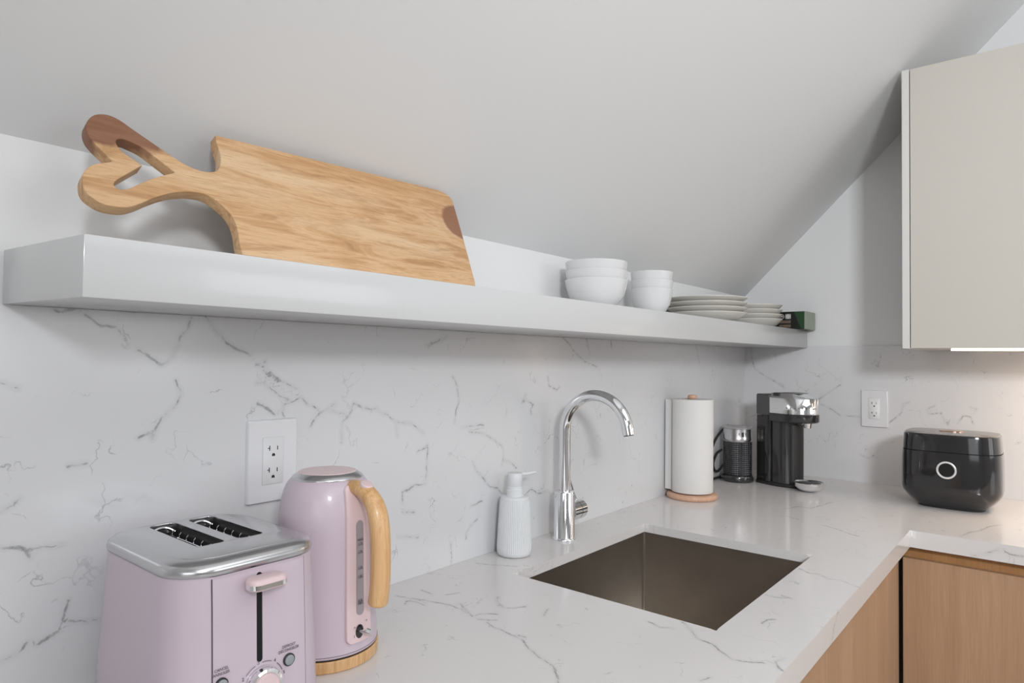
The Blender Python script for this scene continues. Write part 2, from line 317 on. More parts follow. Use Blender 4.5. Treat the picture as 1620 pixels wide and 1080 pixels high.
# vein lines of the quartz slabs: in-plane world coordinates of the main veins
VE={"wall":[[[0.4802,0.929,1.3369],[0.4942,0.929,1.3306],[0.5062,0.929,1.3252],[0.5159,0.929,1.3197]],[[0.526,0.929,1.3061],[0.5371,0.929,1.3049],[0.5407,0.929,1.3119]],[[0.5321,0.929,1.3061],[0.5463,0.929,1.2898],[0.5619,0.929,1.2803]],[[0.5371,0.929,1.3049],[0.5539,0.929,1.2909],[0.567,0.929,1.2814],[0.5966,0.929,1.2688]],[[0.5279,0.929,1.2786],[0.539,0.929,1.2784],[0.557,0.929,1.2664],[0.5676,0.929,1.2578],[0.5809,0.929,1.2526]],[[0.5917,0.929,1.2486],[0.6038,0.929,1.2553],[0.6166,0.929,1.2427],[0.628,0.929,1.2385],[0.6412,0.929,1.2292],[0.6542,0.929,1.2335],[0.669,0.929,1.2416]],[[0.6412,0.929,1.2292],[0.6313,0.929,1.2211],[0.6244,0.929,1.2117],[0.6225,0.929,1.2069]],[[0.6542,0.929,1.2335],[0.6723,0.929,1.2275],[0.6877,0.929,1.2241],[0.6971,0.929,1.2223],[0.7033,0.929,1.2284],[0.7062,0.929,1.2413]],[[0.7094,0.929,1.2398],[0.7257,0.929,1.2325],[0.7422,0.929,1.2291],[0.7574,0.929,1.2297],[0.7627,0.929,1.2213],[0.7801,0.929,1.219],[0.7945,0.929,1.2072],[0.8072,0.929,1.2009],[0.8312,0.929,1.1987],[0.8503,0.929,1.1895],[0.8679,0.929,1.1796]],[[0.6972,0.929,1.2184],[0.6834,0.929,1.2103],[0.6822,0.929,1.1963],[0.6833,0.929,1.1771]],[[0.8018,0.929,1.1984],[0.8052,0.929,1.1761]],[[0.8741,0.929,1.3443],[0.898,0.929,1.3537],[0.9152,0.929,1.3587]],[[0.5736,0.929,1.2269],[0.5694,0.929,1.2354],[0.5744,0.929,1.2457],[0.5917,0.929,1.2474]],[[0.5298,0.929,1.2477],[0.5475,0.929,1.2388],[0.5579,0.929,1.2313]],[[0.4281,0.929,1.3711],[0.4217,0.929,1.3555],[0.4133,0.929,1.3443],[0.409,0.929,1.3278],[0.4014,0.929,1.3141],[0.3887,0.929,1.306],[0.3783,0.929,1.3139],[0.3607,0.929,1.3255]],[[0.4087,0.929,1.2843],[0.4164,0.929,1.2651],[0.4121,0.929,1.2544],[0.4006,0.929,1.2414],[0.3905,0.929,1.2327],[0.3845,0.929,1.2211],[0.3811,0.929,1.2069]],[[0.3809,0.929,1.2148],[0.3709,0.929,1.2143],[0.3625,0.929,1.2098]],[[0.2974,0.929,1.3675],[0.3154,0.929,1.3547],[0.3337,0.929,1.3543],[0.3422,0.929,1.3431]],[[0.2653,0.929,1.3823],[0.2778,0.929,1.3808],[0.2875,0.929,1.3754],[0.2739,0.929,1.3709],[0.2656,0.929,1.3716]],[[0.4461,0.929,1.3763],[0.4609,0.929,1.3572],[0.4789,0.929,1.3393]],[[0.2136,0.929,1.2854],[0.223,0.929,1.2818],[0.2306,0.929,1.2782]],[[0.3355,0.929,1.3774],[0.3546,0.929,1.3747]],[[0.8773,0.929,1.3402],[0.8952,0.929,1.3509],[0.9156,0.929,1.356],[0.928,0.929,1.3639]],[[0.9468,0.929,1.2826],[0.958,0.929,1.2672],[0.9652,0.929,1.2365],[0.9569,0.929,1.2156],[0.9531,0.929,1.1915]],[[0.973,0.929,1.1795],[1.0068,0.929,1.1817],[1.0397,0.929,1.1811]],[[0.9979,0.929,1.1699],[1.04,0.929,1.1635],[1.0694,0.929,1.1499],[1.1024,0.929,1.1307],[1.1079,0.929,1.1138],[1.1007,0.929,1.0899]],[[1.183,0.929,1.24],[1.1695,0.929,1.2217],[1.1833,0.929,1.2279],[1.2118,0.929,1.2164],[1.2005,0.929,1.2064],[1.2036,0.929,1.1959]],[[1.2667,0.929,1.2785],[1.2701,0.929,1.2587],[1.3012,0.929,1.247],[1.3137,0.929,1.254]],[[1.1159,0.929,1.0981],[1.137,0.929,1.0907],[1.1506,0.929,1.0774]],[[0.8229,0.929,1.1987],[0.8398,0.929,1.1962],[0.8592,0.929,1.1834],[0.869,0.929,1.1769]],[[0.8543,0.929,1.1439],[0.8716,0.929,1.1479],[0.8813,0.929,1.1557],[0.8798,0.929,1.1327],[0.8787,0.929,1.0924]],[[1.0084,0.929,1.1067],[1.0227,0.929,1.0863],[1.0468,0.929,1.0659]],[[0.8198,0.929,1.0525],[0.8188,0.929,1.073],[0.8336,0.929,1.0759],[0.8514,0.929,1.0827],[0.8669,0.929,1.0795],[0.8769,0.929,1.0813]],[[0.821,0.929,1.0371],[0.8483,0.929,1.0315]],[[0.9917,0.929,0.9556],[0.9915,0.929,0.9646],[1.0045,0.929,0.9779],[1.0245,0.929,0.9879]],[[1.0037,0.929,1.0176],[1.0204,0.929,1.0195],[1.0393,0.929,1.0234]],[[1.0329,0.929,1.0785],[1.0507,0.929,1.06],[1.0634,0.929,1.0489],[1.0907,0.929,1.0415],[1.102,0.929,1.0291]],[[1.1878,0.929,1.0165],[1.2083,0.929,1.0236],[1.2295,0.929,1.0103],[1.251,0.929,1.0097],[1.2641,0.929,1.0104],[1.2955,0.929,1.0019]],[[0.947,0.929,0.9536],[0.9507,0.929,0.9266],[0.9494,0.929,0.9138]],[[0.8113,0.929,0.9935],[0.8328,0.929,0.9892],[0.8606,0.929,0.9827]],[[0.2186,0.929,1.098],[0.2372,0.929,1.0947],[0.2455,0.929,1.0897],[0.2636,0.929,1.0902],[0.2809,0.929,1.0889]],[[0.2441,0.929,1.091],[0.2471,0.929,1.0806]],[[0.2828,0.929,1.1826],[0.3039,0.929,1.1843]],[[0.2175,0.929,1.1394],[0.2279,0.929,1.1424],[0.2357,0.929,1.1509]],[[0.2908,0.929,0.9947],[0.306,0.929,0.9895],[0.3216,0.929,0.9863]],[[0.2582,0.929,0.9765],[0.2679,0.929,0.9816],[0.2793,0.929,0.9854]],[[0.2886,0.929,1.0206],[0.2845,0.929,1.0066],[0.2839,0.929,0.9974]],[[0.2221,0.929,0.9691],[0.2352,0.929,0.9711],[0.247,0.929,0.9817]],[[1.3228,0.929,1.3767],[1.35,0.929,1.3621],[1.3699,0.929,1.3448],[1.4232,0.929,1.3161],[1.4832,0.929,1.3028]],[[1.4262,0.929,1.3848],[1.4481,0.929,1.3347]],[[1.5497,0.929,1.3845],[1.5549,0.929,1.3556]],[[2.0974,0.929,1.3765],[2.1269,0.929,1.3138]]],"end":[[[2.549,0.9092,1.3813],[2.549,0.9045,1.3364],[2.549,0.8933,1.2962],[2.549,0.8711,1.2788],[2.549,0.8318,1.2577],[2.549,0.7848,1.2351]],[[2.549,0.8466,1.2599],[2.549,0.8134,1.2464],[2.549,0.7807,1.2235]],[[2.549,0.6728,1.1812],[2.549,0.6296,1.2155],[2.549,0.5915,1.2443]],[[2.549,0.6554,1.1728],[2.549,0.6211,1.1563],[2.549,0.5916,1.1354]],[[2.549,0.3819,1.1933],[2.549,0.3977,1.1865],[2.549,0.4031,1.1589],[2.549,0.4191,1.1396],[2.549,0.4407,1.1198]],[[2.549,0.31,1.1851],[2.549,0.3303,1.1722],[2.549,0.3252,1.1576],[2.549,0.2901,1.1627],[2.549,0.2852,1.1454],[2.549,0.2729,1.1258],[2.549,0.2679,1.1408]],[[2.549,0.246,1.1336],[2.549,0.2315,1.1577],[2.549,0.2124,1.156],[2.549,0.2054,1.1336]],[[2.549,0.2122,1.1847],[2.549,0.1957,1.1828],[2.549,0.2028,1.1709]],[[2.549,0.527,1.0041],[2.549,0.5016,0.9942],[2.549,0.4848,1.0083]],[[2.549,0.5699,1.1361],[2.549,0.5296,1.1355]]],"top":[[[0.7671,0.8814,0.91],[0.7736,0.8615,0.91],[0.7822,0.8376,0.91],[0.7914,0.8085,0.91],[0.7975,0.7834,0.91],[0.7965,0.7579,0.91],[0.7912,0.7381,0.91]],[[0.8135,0.7743,0.91],[0.7995,0.7459,0.91],[0.7855,0.7196,0.91]],[[0.7829,0.6864,0.91],[0.7769,0.6662,0.91],[0.7767,0.6514,0.91],[0.7722,0.6308,0.91],[0.7711,0.6072,0.91],[0.7551,0.5848,0.91],[0.7429,0.5601,0.91],[0.7377,0.5414,0.91],[0.7302,0.5205,0.91],[0.7096,0.4993,0.91],[0.6993,0.4909,0.91]],[[0.7782,0.6204,0.91],[0.7791,0.6086,0.91]],[[0.7838,0.7053,0.91],[0.7996,0.6832,0.91]],[[0.7882,0.7207,0.91],[0.8047,0.7186,0.91],[0.8195,0.6975,0.91]],[[0.8789,0.747,0.91],[0.8592,0.7316,0.91],[0.8483,0.7078,0.91],[0.8591,0.6912,0.91],[0.8778,0.6851,0.91]],[[0.8622,0.6364,0.91],[0.8907,0.6508,0.91]],[[0.8145,0.8693,0.91],[0.8131,0.8409,0.91]],[[0.8276,0.8197,0.91],[0.8492,0.8119,0.91]],[[0.9935,0.9032,0.91],[1.0012,0.8816,0.91],[1.0319,0.8282,0.91]],[[0.7489,0.8386,0.91],[0.7632,0.8498,0.91],[0.7714,0.8358,0.91],[0.7699,0.8147,0.91]],[[0.9883,0.4578,0.91],[0.9662,0.4338,0.91],[0.9434,0.4136,0.91],[0.9402,0.3897,0.91],[0.9245,0.3707,0.91],[0.9102,0.3471,0.91],[0.9172,0.3293,0.91],[0.9274,0.3128,0.91]],[[0.9531,0.498,0.91],[0.9452,0.4759,0.91],[0.9544,0.4593,0.91]],[[0.8707,0.7439,0.91],[0.8485,0.7178,0.91],[0.8506,0.7013,0.91],[0.8737,0.682,0.91]],[[0.9597,0.295,0.91],[0.9421,0.3007,0.91],[0.931,0.2944,0.91],[0.9222,0.2861,0.91]],[[0.823,0.3563,0.91],[0.8393,0.3505,0.91]],[[1.2148,0.3771,0.91],[1.2109,0.3581,0.91]],[[1.395,0.3982,0.91],[1.3788,0.3756,0.91],[1.3858,0.3598,0.91],[1.3669,0.3377,0.91],[1.375,0.3181,0.91],[1.3611,0.2969,0.91],[1.3539,0.2836,0.91]],[[1.1985,0.3981,0.91],[1.1986,0.3786,0.91],[1.2088,0.3669,0.91]],[[1.9328,0.5893,0.91],[1.9906,0.5755,0.91],[1.9943,0.5387,0.91],[2.0683,0.525,0.91],[2.1254,0.5153,0.91]],[[1.8083,0.4632,0.91],[1.7877,0.4214,0.91],[1.7561,0.3829,0.91],[1.7499,0.3664,0.91]],[[1.9175,0.181,0.91],[1.9856,0.1658,0.91],[2.0111,0.15,0.91],[2.081,0.1369,0.91],[2.1259,0.1141,0.91]],[[1.066,0.3608,0.91],[1.086,0.3593,0.91],[1.0949,0.3512,0.91]],[[1.848,0.5589,0.91],[1.8275,0.5239,0.91]],[[1.2059,0.283,0.9089],[1.1778,0.283,0.8914],[1.1668,0.283,0.8723]],[[1.9,0.1572,0.8747],[1.9,0.1521,0.8737],[1.9,0.132,0.8817],[1.9,0.1023,0.8994],[1.9,0.0862,0.8886],[1.9,0.0602,0.8897]]],"outline":[[0.425,0.1978],[0.4237,0.1861],[0.425,0.1715],[0.4243,0.1576],[0.4193,0.1427],[0.4127,0.1348],[0.4009,0.1303],[0.3873,0.1301],[0.3728,0.1342],[0.3594,0.1418],[0.3463,0.1505],[0.3304,0.1614],[0.3149,0.1721],[0.3042,0.1797],[0.2948,0.183],[0.285,0.1816],[0.2764,0.1762],[0.2698,0.1661],[0.2674,0.1555],[0.2687,0.1441],[0.2738,0.1351],[0.2804,0.1265],[0.2865,0.1188],[0.2883,0.1144],[0.2839,0.111],[0.2766,0.108],[0.2675,0.1027],[0.2598,0.0943],[0.2557,0.0841],[0.2545,0.0737],[0.2563,0.0642],[0.2621,0.0577],[0.2704,0.0527],[0.2823,0.0514],[0.2951,0.0536],[0.3071,0.06],[0.32,0.0693],[0.3351,0.0793],[0.3503,0.0874],[0.3656,0.0927],[0.379,0.0951],[0.3904,0.0949],[0.4012,0.0906],[0.4112,0.0814],[0.4192,0.0716],[0.4236,0.0587],[0.4243,0.0428],[0.4229,0.0267],[0.4234,0.0101],[0.8504,0.0093],[0.8535,0.0175],[0.8642,0.1134],[0.8712,0.1898],[0.8703,0.1992],[0.8641,0.2073],[0.853,0.2114],[0.8363,0.2127]],"hole":[[0.36,0.1183],[0.3513,0.1257],[0.3372,0.1374],[0.3249,0.1471],[0.312,0.1519],[0.3039,0.1533],[0.297,0.1503],[0.2946,0.144],[0.2969,0.1371],[0.3024,0.1301],[0.3099,0.1247],[0.3186,0.118],[0.3093,0.1093],[0.2981,0.0987],[0.289,0.0899],[0.2847,0.0836],[0.2851,0.0785],[0.2901,0.075],[0.3001,0.0781],[0.3128,0.0877],[0.3279,0.0992],[0.3432,0.1088]]}
def veins(o,lines,co_off=(0,0,0)):
    me=o.data; n=len(me.vertices); co=np.empty(n*3,dtype=np.float64); me.vertices.foreach_get('co',co); co=co.reshape(-1,3)
    best=np.full(n,1e9); vec=np.full((n,3),1.0)
    for L in lines:
        for a,b in zip(L,L[1:]):
            a=np.array(a);b=np.array(b); ab=b-a; t=np.clip(((co-a)@ab)/max(ab@ab,1e-12),0,1)
            v=co-(a+t[:,None]*ab); d=np.sqrt((v**2).sum(1)); k=d<best
            best[k]=d[k]; vec[k]=v[k]
    A=me.attributes.new('vein','FLOAT_VECTOR','POINT'); A.data.foreach_set('vector',vec.astype(np.float32).ravel())
    A=me.attributes.new('veind','FLOAT','POINT'); A.data.foreach_set('value',best.astype(np.float32))
def grid_pts(a,b,extra,step):
    s=sorted(set([a,b]+[e for e in extra if a<e<b])); out=[]
    for p,q in zip(s,s[1:]):
        n=max(1,int(round((q-p)/step))); out+=[p+(q-p)*i/n for i in range(n)]
    return out+[b]

# ---------------------------------------------------------------- the room
XE=2.55; YB=.93; KZ=1.5715
CT=.91
struct(obj('floor',B(-2.3,2.7,-3.3,1.0,-.05,0),M['floor']))
struct(obj('wall_back',B(-2.3,2.7,.936,1.05,0,KZ+.12),M['paint']))
struct(obj('wall_right',B(2.556,2.70,-3.3,1.0,0,2.8),M['paint']))
struct(obj('wall_left',B(-2.45,-2.3,-3.3,1.0,0,2.8),M['paint']))
bm=B(-2.3,2.7,-3.45,-3.3,0,1.0); box(bm,-2.3,2.7,-3.45,-3.3,2.35,2.8); box(bm,-2.3,.7,-3.45,-3.3,1.0,2.35); box(bm,2.4,2.7,-3.45,-3.3,1.0,2.35)
struct(obj('wall_front',bm,M['paint']))
struct(obj('added_window_1',B(.7,2.4,-3.44,-3.40,1.0,2.35),M['added_window']))  # unseen window added as a glowing pane for reflections
bm=bmesh.new()
for a in ((.7,.76,1,2.35),(2.34,2.4,1,2.35),(.7,2.4,1,1.06),(.7,2.4,2.29,2.35),(1.52,1.58,1,2.35)): box(bm,a[0],a[1],-3.39,-3.33,a[2],a[3])
struct(obj('added_window_trim_1',bm,M['gloss']))  # frame around the added, unseen window
ys,zs=.936,KZ
bm=bmesh.new()
k=.2
prof=[(ys+.1,KZ-.1),(-.30,KZ+.936+.30),(-.30,KZ+.936+.30+.2),(ys+.1,KZ+.1)]
loft([[(x,y,z) for y,z in prof] for x in (-2.3,2.7)],bm=bm)
struct(obj('ceiling',bm,M['ceil']))
struct(obj('ceiling',B(-2.3,2.7,-3.45,-.28,KZ+.936+.28,KZ+1.4),M['ceil']))

# backsplash slabs
def splash(name,x,y,z0,z1,u0,u1,axis,lines,label):
    U=grid_pts(u0,u1,[],.0045); Z=grid_pts(z0,z1,[],.0045); bm=bmesh.new()
    G=[[bm.verts.new((u,y,z) if axis=='x' else (x,u,z)) for z in Z] for u in U]
    for i in range(len(U)-1):
        for j in range(len(Z)-1): bm.faces.new((G[i][j],G[i+1][j],G[i+1][j+1],G[i][j+1]))
    off=Vector((0,.0055,0)) if axis=='x' else Vector((.0055,0,0))
    for row in ([g[-1] for g in G],[g[0] for g in G],G[0],G[-1]):
        nv=[bm.verts.new(v.co+off) for v in row]
        for i in range(len(row)-1): bm.faces.new((row[i],row[i+1],nv[i+1],nv[i]))
    o=obj(name,bm,M['quartz'],angle=30); veins(o,lines); tag(o,label,'backsplash'); return o
splash('backsplash',0,YB,CT,1.3748,-.9,XE,'x',VE['wall'],'long veined white quartz backsplash behind toaster, kettle and faucet, under the floating shelf')
splash('backsplash',XE,0,CT,1.3815,-1.2,YB,'y',VE['end'],'veined white quartz backsplash on the end wall behind the rice cooker')

# countertop: L-shaped slab with sink cut-out
def countertop():
    X0,X1,Y1=-.9,XE-.0005,YB-.0005; XF,YF=1.90,.283; YL=-1.2
    hx0,hx1,hy0,hy1=.992,1.511,.405,.804
    X=grid_pts(X0,X1,[hx0,hx1,XF],.007); Y=grid_pts(YL,Y1,[hy0,hy1,YF],.007)
    def inside(x,y):
        if y<YF and x<XF: return False
        return not (hx0<x<hx1 and hy0<y<hy1)
    bm=bmesh.new(); V={}
    def v(i,j,z):
        q=(i,j,z)
        if q not in V: V[q]=bm.verts.new((X[i],Y[j],z))
        return V[q]
    cells={(i,j) for i in range(len(X)-1) for j in range(len(Y)-1) if inside((X[i]+X[i+1])/2,(Y[j]+Y[j+1])/2)}
    for i,j in cells: bm.faces.new((v(i,j,CT),v(i+1,j,CT),v(i+1,j+1,CT),v(i,j+1,CT)))
    for i,j in cells:
        for (di,dj),(a,b) in {(0,-1):((i,j),(i+1,j)),(0,1):((i+1,j+1),(i,j+1)),(-1,0):((i,j+1),(i,j)),(1,0):((i+1,j),(i+1,j+1))}.items():
            if (i+di,j+dj) in cells: continue
            ax,ay=X[a[0]],Y[a[1]]; hole=hx0-.001<=ax<=hx1+.001 and hy0-.001<=ay<=hy1+.001
            h=.0195 if hole else .041
            zz=[CT,CT-h*.5,CT-h]
            for z1,z2 in zip(zz,zz[1:]): bm.faces.new((v(*a,z1),v(*a,z2),v(*b,z2),v(*b,z1)))
            if not hole:   # returned edge of the mitred apron
                s=Vector((-di*.02,-dj*.02,0)); A=v(*a,CT-h); Bv=v(*b,CT-h)
                na=bm.verts.new(A.co+s); nb=bm.verts.new(Bv.co+s); bm.faces.new((A,na,nb,Bv))
    # underside
    for x0,x1,y0,y1 in ((X0,X1,hy1,Y1),(X0,X1,YF+.0,hy0),(X0,hx0,hy0,hy1),(hx1,X1,hy0,hy1),(XF,X1,YL,YF)):
        bm.faces.new([bm.verts.new(p) for p in ((x0,y0,CT-.0195),(x0,y1,CT-.0195),(x1,y1,CT-.0195),(x1,y0,CT-.0195))])
    es=[e for e in bm.edges if len(e.link_faces)==2 and abs(e.link_faces[0].normal.dot(e.link_faces[1].normal))<.2 and all(abs(q.co.z-CT)<1e-6 for q in e.verts)]
    bmesh.ops.bevel(bm,geom=es,offset=.0016,segments=2,profile=.5,affect='EDGES')
    o=obj('countertop',bm,M['quartztop'],angle=50); veins(o,VE['top'])
    return tag(o,'L-shaped white quartz countertop with grey veins and a sink cut-out','countertop')
countertop()

# sink
def sink():
    t=thing('sink','undermount square-cornered stainless steel sink basin set in the countertop','sink',(1.2515,.6045,CT-.02))
    hx,hy,d=.264,.204,.22
    rings=[rrect(hx+.02,hy+.02,.006,0,5),rrect(hx,hy,.006,0,5),rrect(hx,hy,.006,-.004,5),rrect(hx,hy,.006,-d+.008,5),rrect(hx-.003,hy-.003,.006,-d+.002,5),rrect(hx-.008,hy-.008,.006,-d,5),
           rrect(.05,.05,.04,-d-.004,5)]
    obj('bowl',loft(rings,False,False),M['steel'],t,30)
    obj('drain',lathe([(.053,-d-.003),(.05,-d-.001),(.044,-d-.002),(.040,-d-.010),(.015,-d-.012),(0,-d-.012)],40),M['chrome'],t)
    obj('strainer',lathe([(.028,-d-.011),(.027,-d-.006),(.006,-d-.004),(.006,-d+.006),(0,-d+.007)],32),M['chrome'],t)
sink()

# ---------------------------------------------------------------- cabinets
def base_cab_main(x0,x1,label,doors,back=True):
    t=thing('base_cabinet',label,'cabinet',(x0,.31,0)); w=x1-x0
    bm=B(0,.018,.021,.60,.10,.868); box(bm,w-.018,w,.021,.60,.10,.868); box(bm,.018,w-.018,.021,.60,.10,.118); box(bm,.018,w-.018,.582,.60,.118,.868)
    obj('carcass',bm,M['oakv'],t); obj('toe_kick',B(0,w,.06,.075,0,.0995),M['dark'],t)
    for a,b in doors:
        obj('door',B(a-x0+.0012,b-x0-.0012,0,.0195,.105,.867,.0008,1),M['oakv'],t)
base_cab_main(-.30,.83,'oak veneer base cabinet below the toaster and kettle',[(-.30,.265),(.265,.83)])
base_cab_main(.831,1.652,'oak veneer two-door base cabinet under the sink',[(.831,1.242),(1.242,1.652)])
base_cab_main(1.653,1.918,'narrow oak veneer base cabinet panel beside the inside corner of the counter',[(1.653,1.9155)])
t=thing('base_cabinet','oak veneer base cabinet with finger-rail gap below the rice cooker','cabinet',(1.92,.305,0))
bm=B(.0215,.60,-.018,0,.10,.868); box(bm,.0215,.60,-.90,-.882,.10,.868); box(bm,.0215,.60,-.882,-.018,.10,.118); box(bm,.582,.60,-.882,-.018,.118,.868)
obj('carcass',bm,M['oakv'],t); obj('toe_kick',B(.06,.075,-.90,0,0,.0995),M['dark'],t)
obj('finger_rail',B(.018,.0212,-.90,0,.80,.868),M['oakrail'],t)['label']='recessed orange-brown wood rail'
obj('door',B(0,.0185,-.45,-.003,.105,.8365,.0008,1),M['oakv'],t); obj('door',B(0,.0185,-.90,-.453,.105,.8365,.0008,1),M['oakv'],t)
# upper cabinet
t=thing('wall_cabinet','tall cream lacquered wall cabinet at the right, lit from beneath','cabinet',(2.155,.338,1.364))
H=.796; Dp=.395
obj('side_panel',B(0,Dp,-.0185,0,0,H,.0006,1),M['creamedge'],t)['label']='paler cream end panel'
bm=B(.022,Dp,-.94,-.02,H-.02,H-.001); box(bm,.022,Dp,-.94,-.02,.001,.019); box(bm,Dp-.02,Dp,-.94,-.02,.019,H-.02); box(bm,.022,Dp-.02,-.94,-.922,.019,H-.02)
obj('carcass',bm,M['cream'],t)
for a,b in ((-.479,-.0205),(-.94,-.4815)):
    obj('door',B(.0,.019,a,b,.001,H-.001,.0006,1),M['cream'],t)
obj('light_strip',B(.10,.122,-.90,-.105,-.0042,.0005,.001,1),M['led'],t)['label']='glowing warm light strip'

# floating shelf
ST=CT+.4095+.118; SB=CT+.4095+.0555
def yf(x): return .735-(x-.23)/(2.55-.23)*.033
bm=bmesh.new()
P=[(.213,.9295),(.232,yf(.23)),(2.5495,yf(2.55)),(2.5495,.9295)]
loft([[(x,y,SB) for x,y in P],[(x,y,ST) for x,y in P]],bm=bm)
bmesh.ops.bevel(bm,geom=list(bm.edges),offset=.0012,segments=2,profile=.5,affect='EDGES')
# keep the slab's back out of the tiles
o=obj('floating_shelf',bm,M['gloss']); tag(o,'long thick glossy white floating shelf across the back wall','shelf')

# ---------------------------------------------------------------- outlets
def outlet(label,m):
    t=thing('wall_outlet',label,'outlet',group='duplex wall outlets'); t.matrix_world=m
    rings=[rrect(.041,.0625,.003,0,3),rrect(.041,.0625,.003,.004,3),rrect(.0395,.061,.003,.0062,3)]
    obj('cover_plate',loft(rings),M['wplate'],t,50)
    rings=[rrect(.0172,.0352,.001,.0062,2),rrect(.0172,.0352,.001,.0072,2),rrect(.0168,.0348,.001,.0075,2)]
    obj('receptacle',loft(rings),M['white'],t,50)
    r=rrect(.0176,.0356,.001,.00625,2); obj('gap_line',loft([r,[(x,y,.0064) for x,y,z in r]]),M['label'],t)
    for s in (1,-1):
        y=.0165*s+.002
        bm=B(-.0072,-.0058,y-.003,y+.0045,.0074,.0077); box(bm,-.0096,-.0064,y+.0002,y+.0014,.0074,.0077); obj('slot',bm,M['blackmatte'],t)
        obj('slot',B(.0058,.0072,y-.0025,y+.0035,.0074,.0077),M['blackmatte'],t)
        bm=bmesh.new(); c=[(.0026*math.cos(a),y-.0098+.0026*math.sin(a)) for a in [PI*i/8 for i in range(9)]]+[(-.0026,y-.0115),(.0026,y-.0115)]
        loft([[(px,py,z) for px,py in c] for z in (.0074,.0077)],bm=bm); obj('ground_hole',bm,M['blackmatte'],t)
    return t
outlet('white duplex outlet on the backsplash above the kettle and toaster',frame((.5535,YB,EYE-.1585),(1,0,0),(0,0,1)))
outlet('white duplex outlet on the end wall left of the rice cooker',frame((XE,.4835,EYE-.1535),(0,-1,0),(0,0,1)))

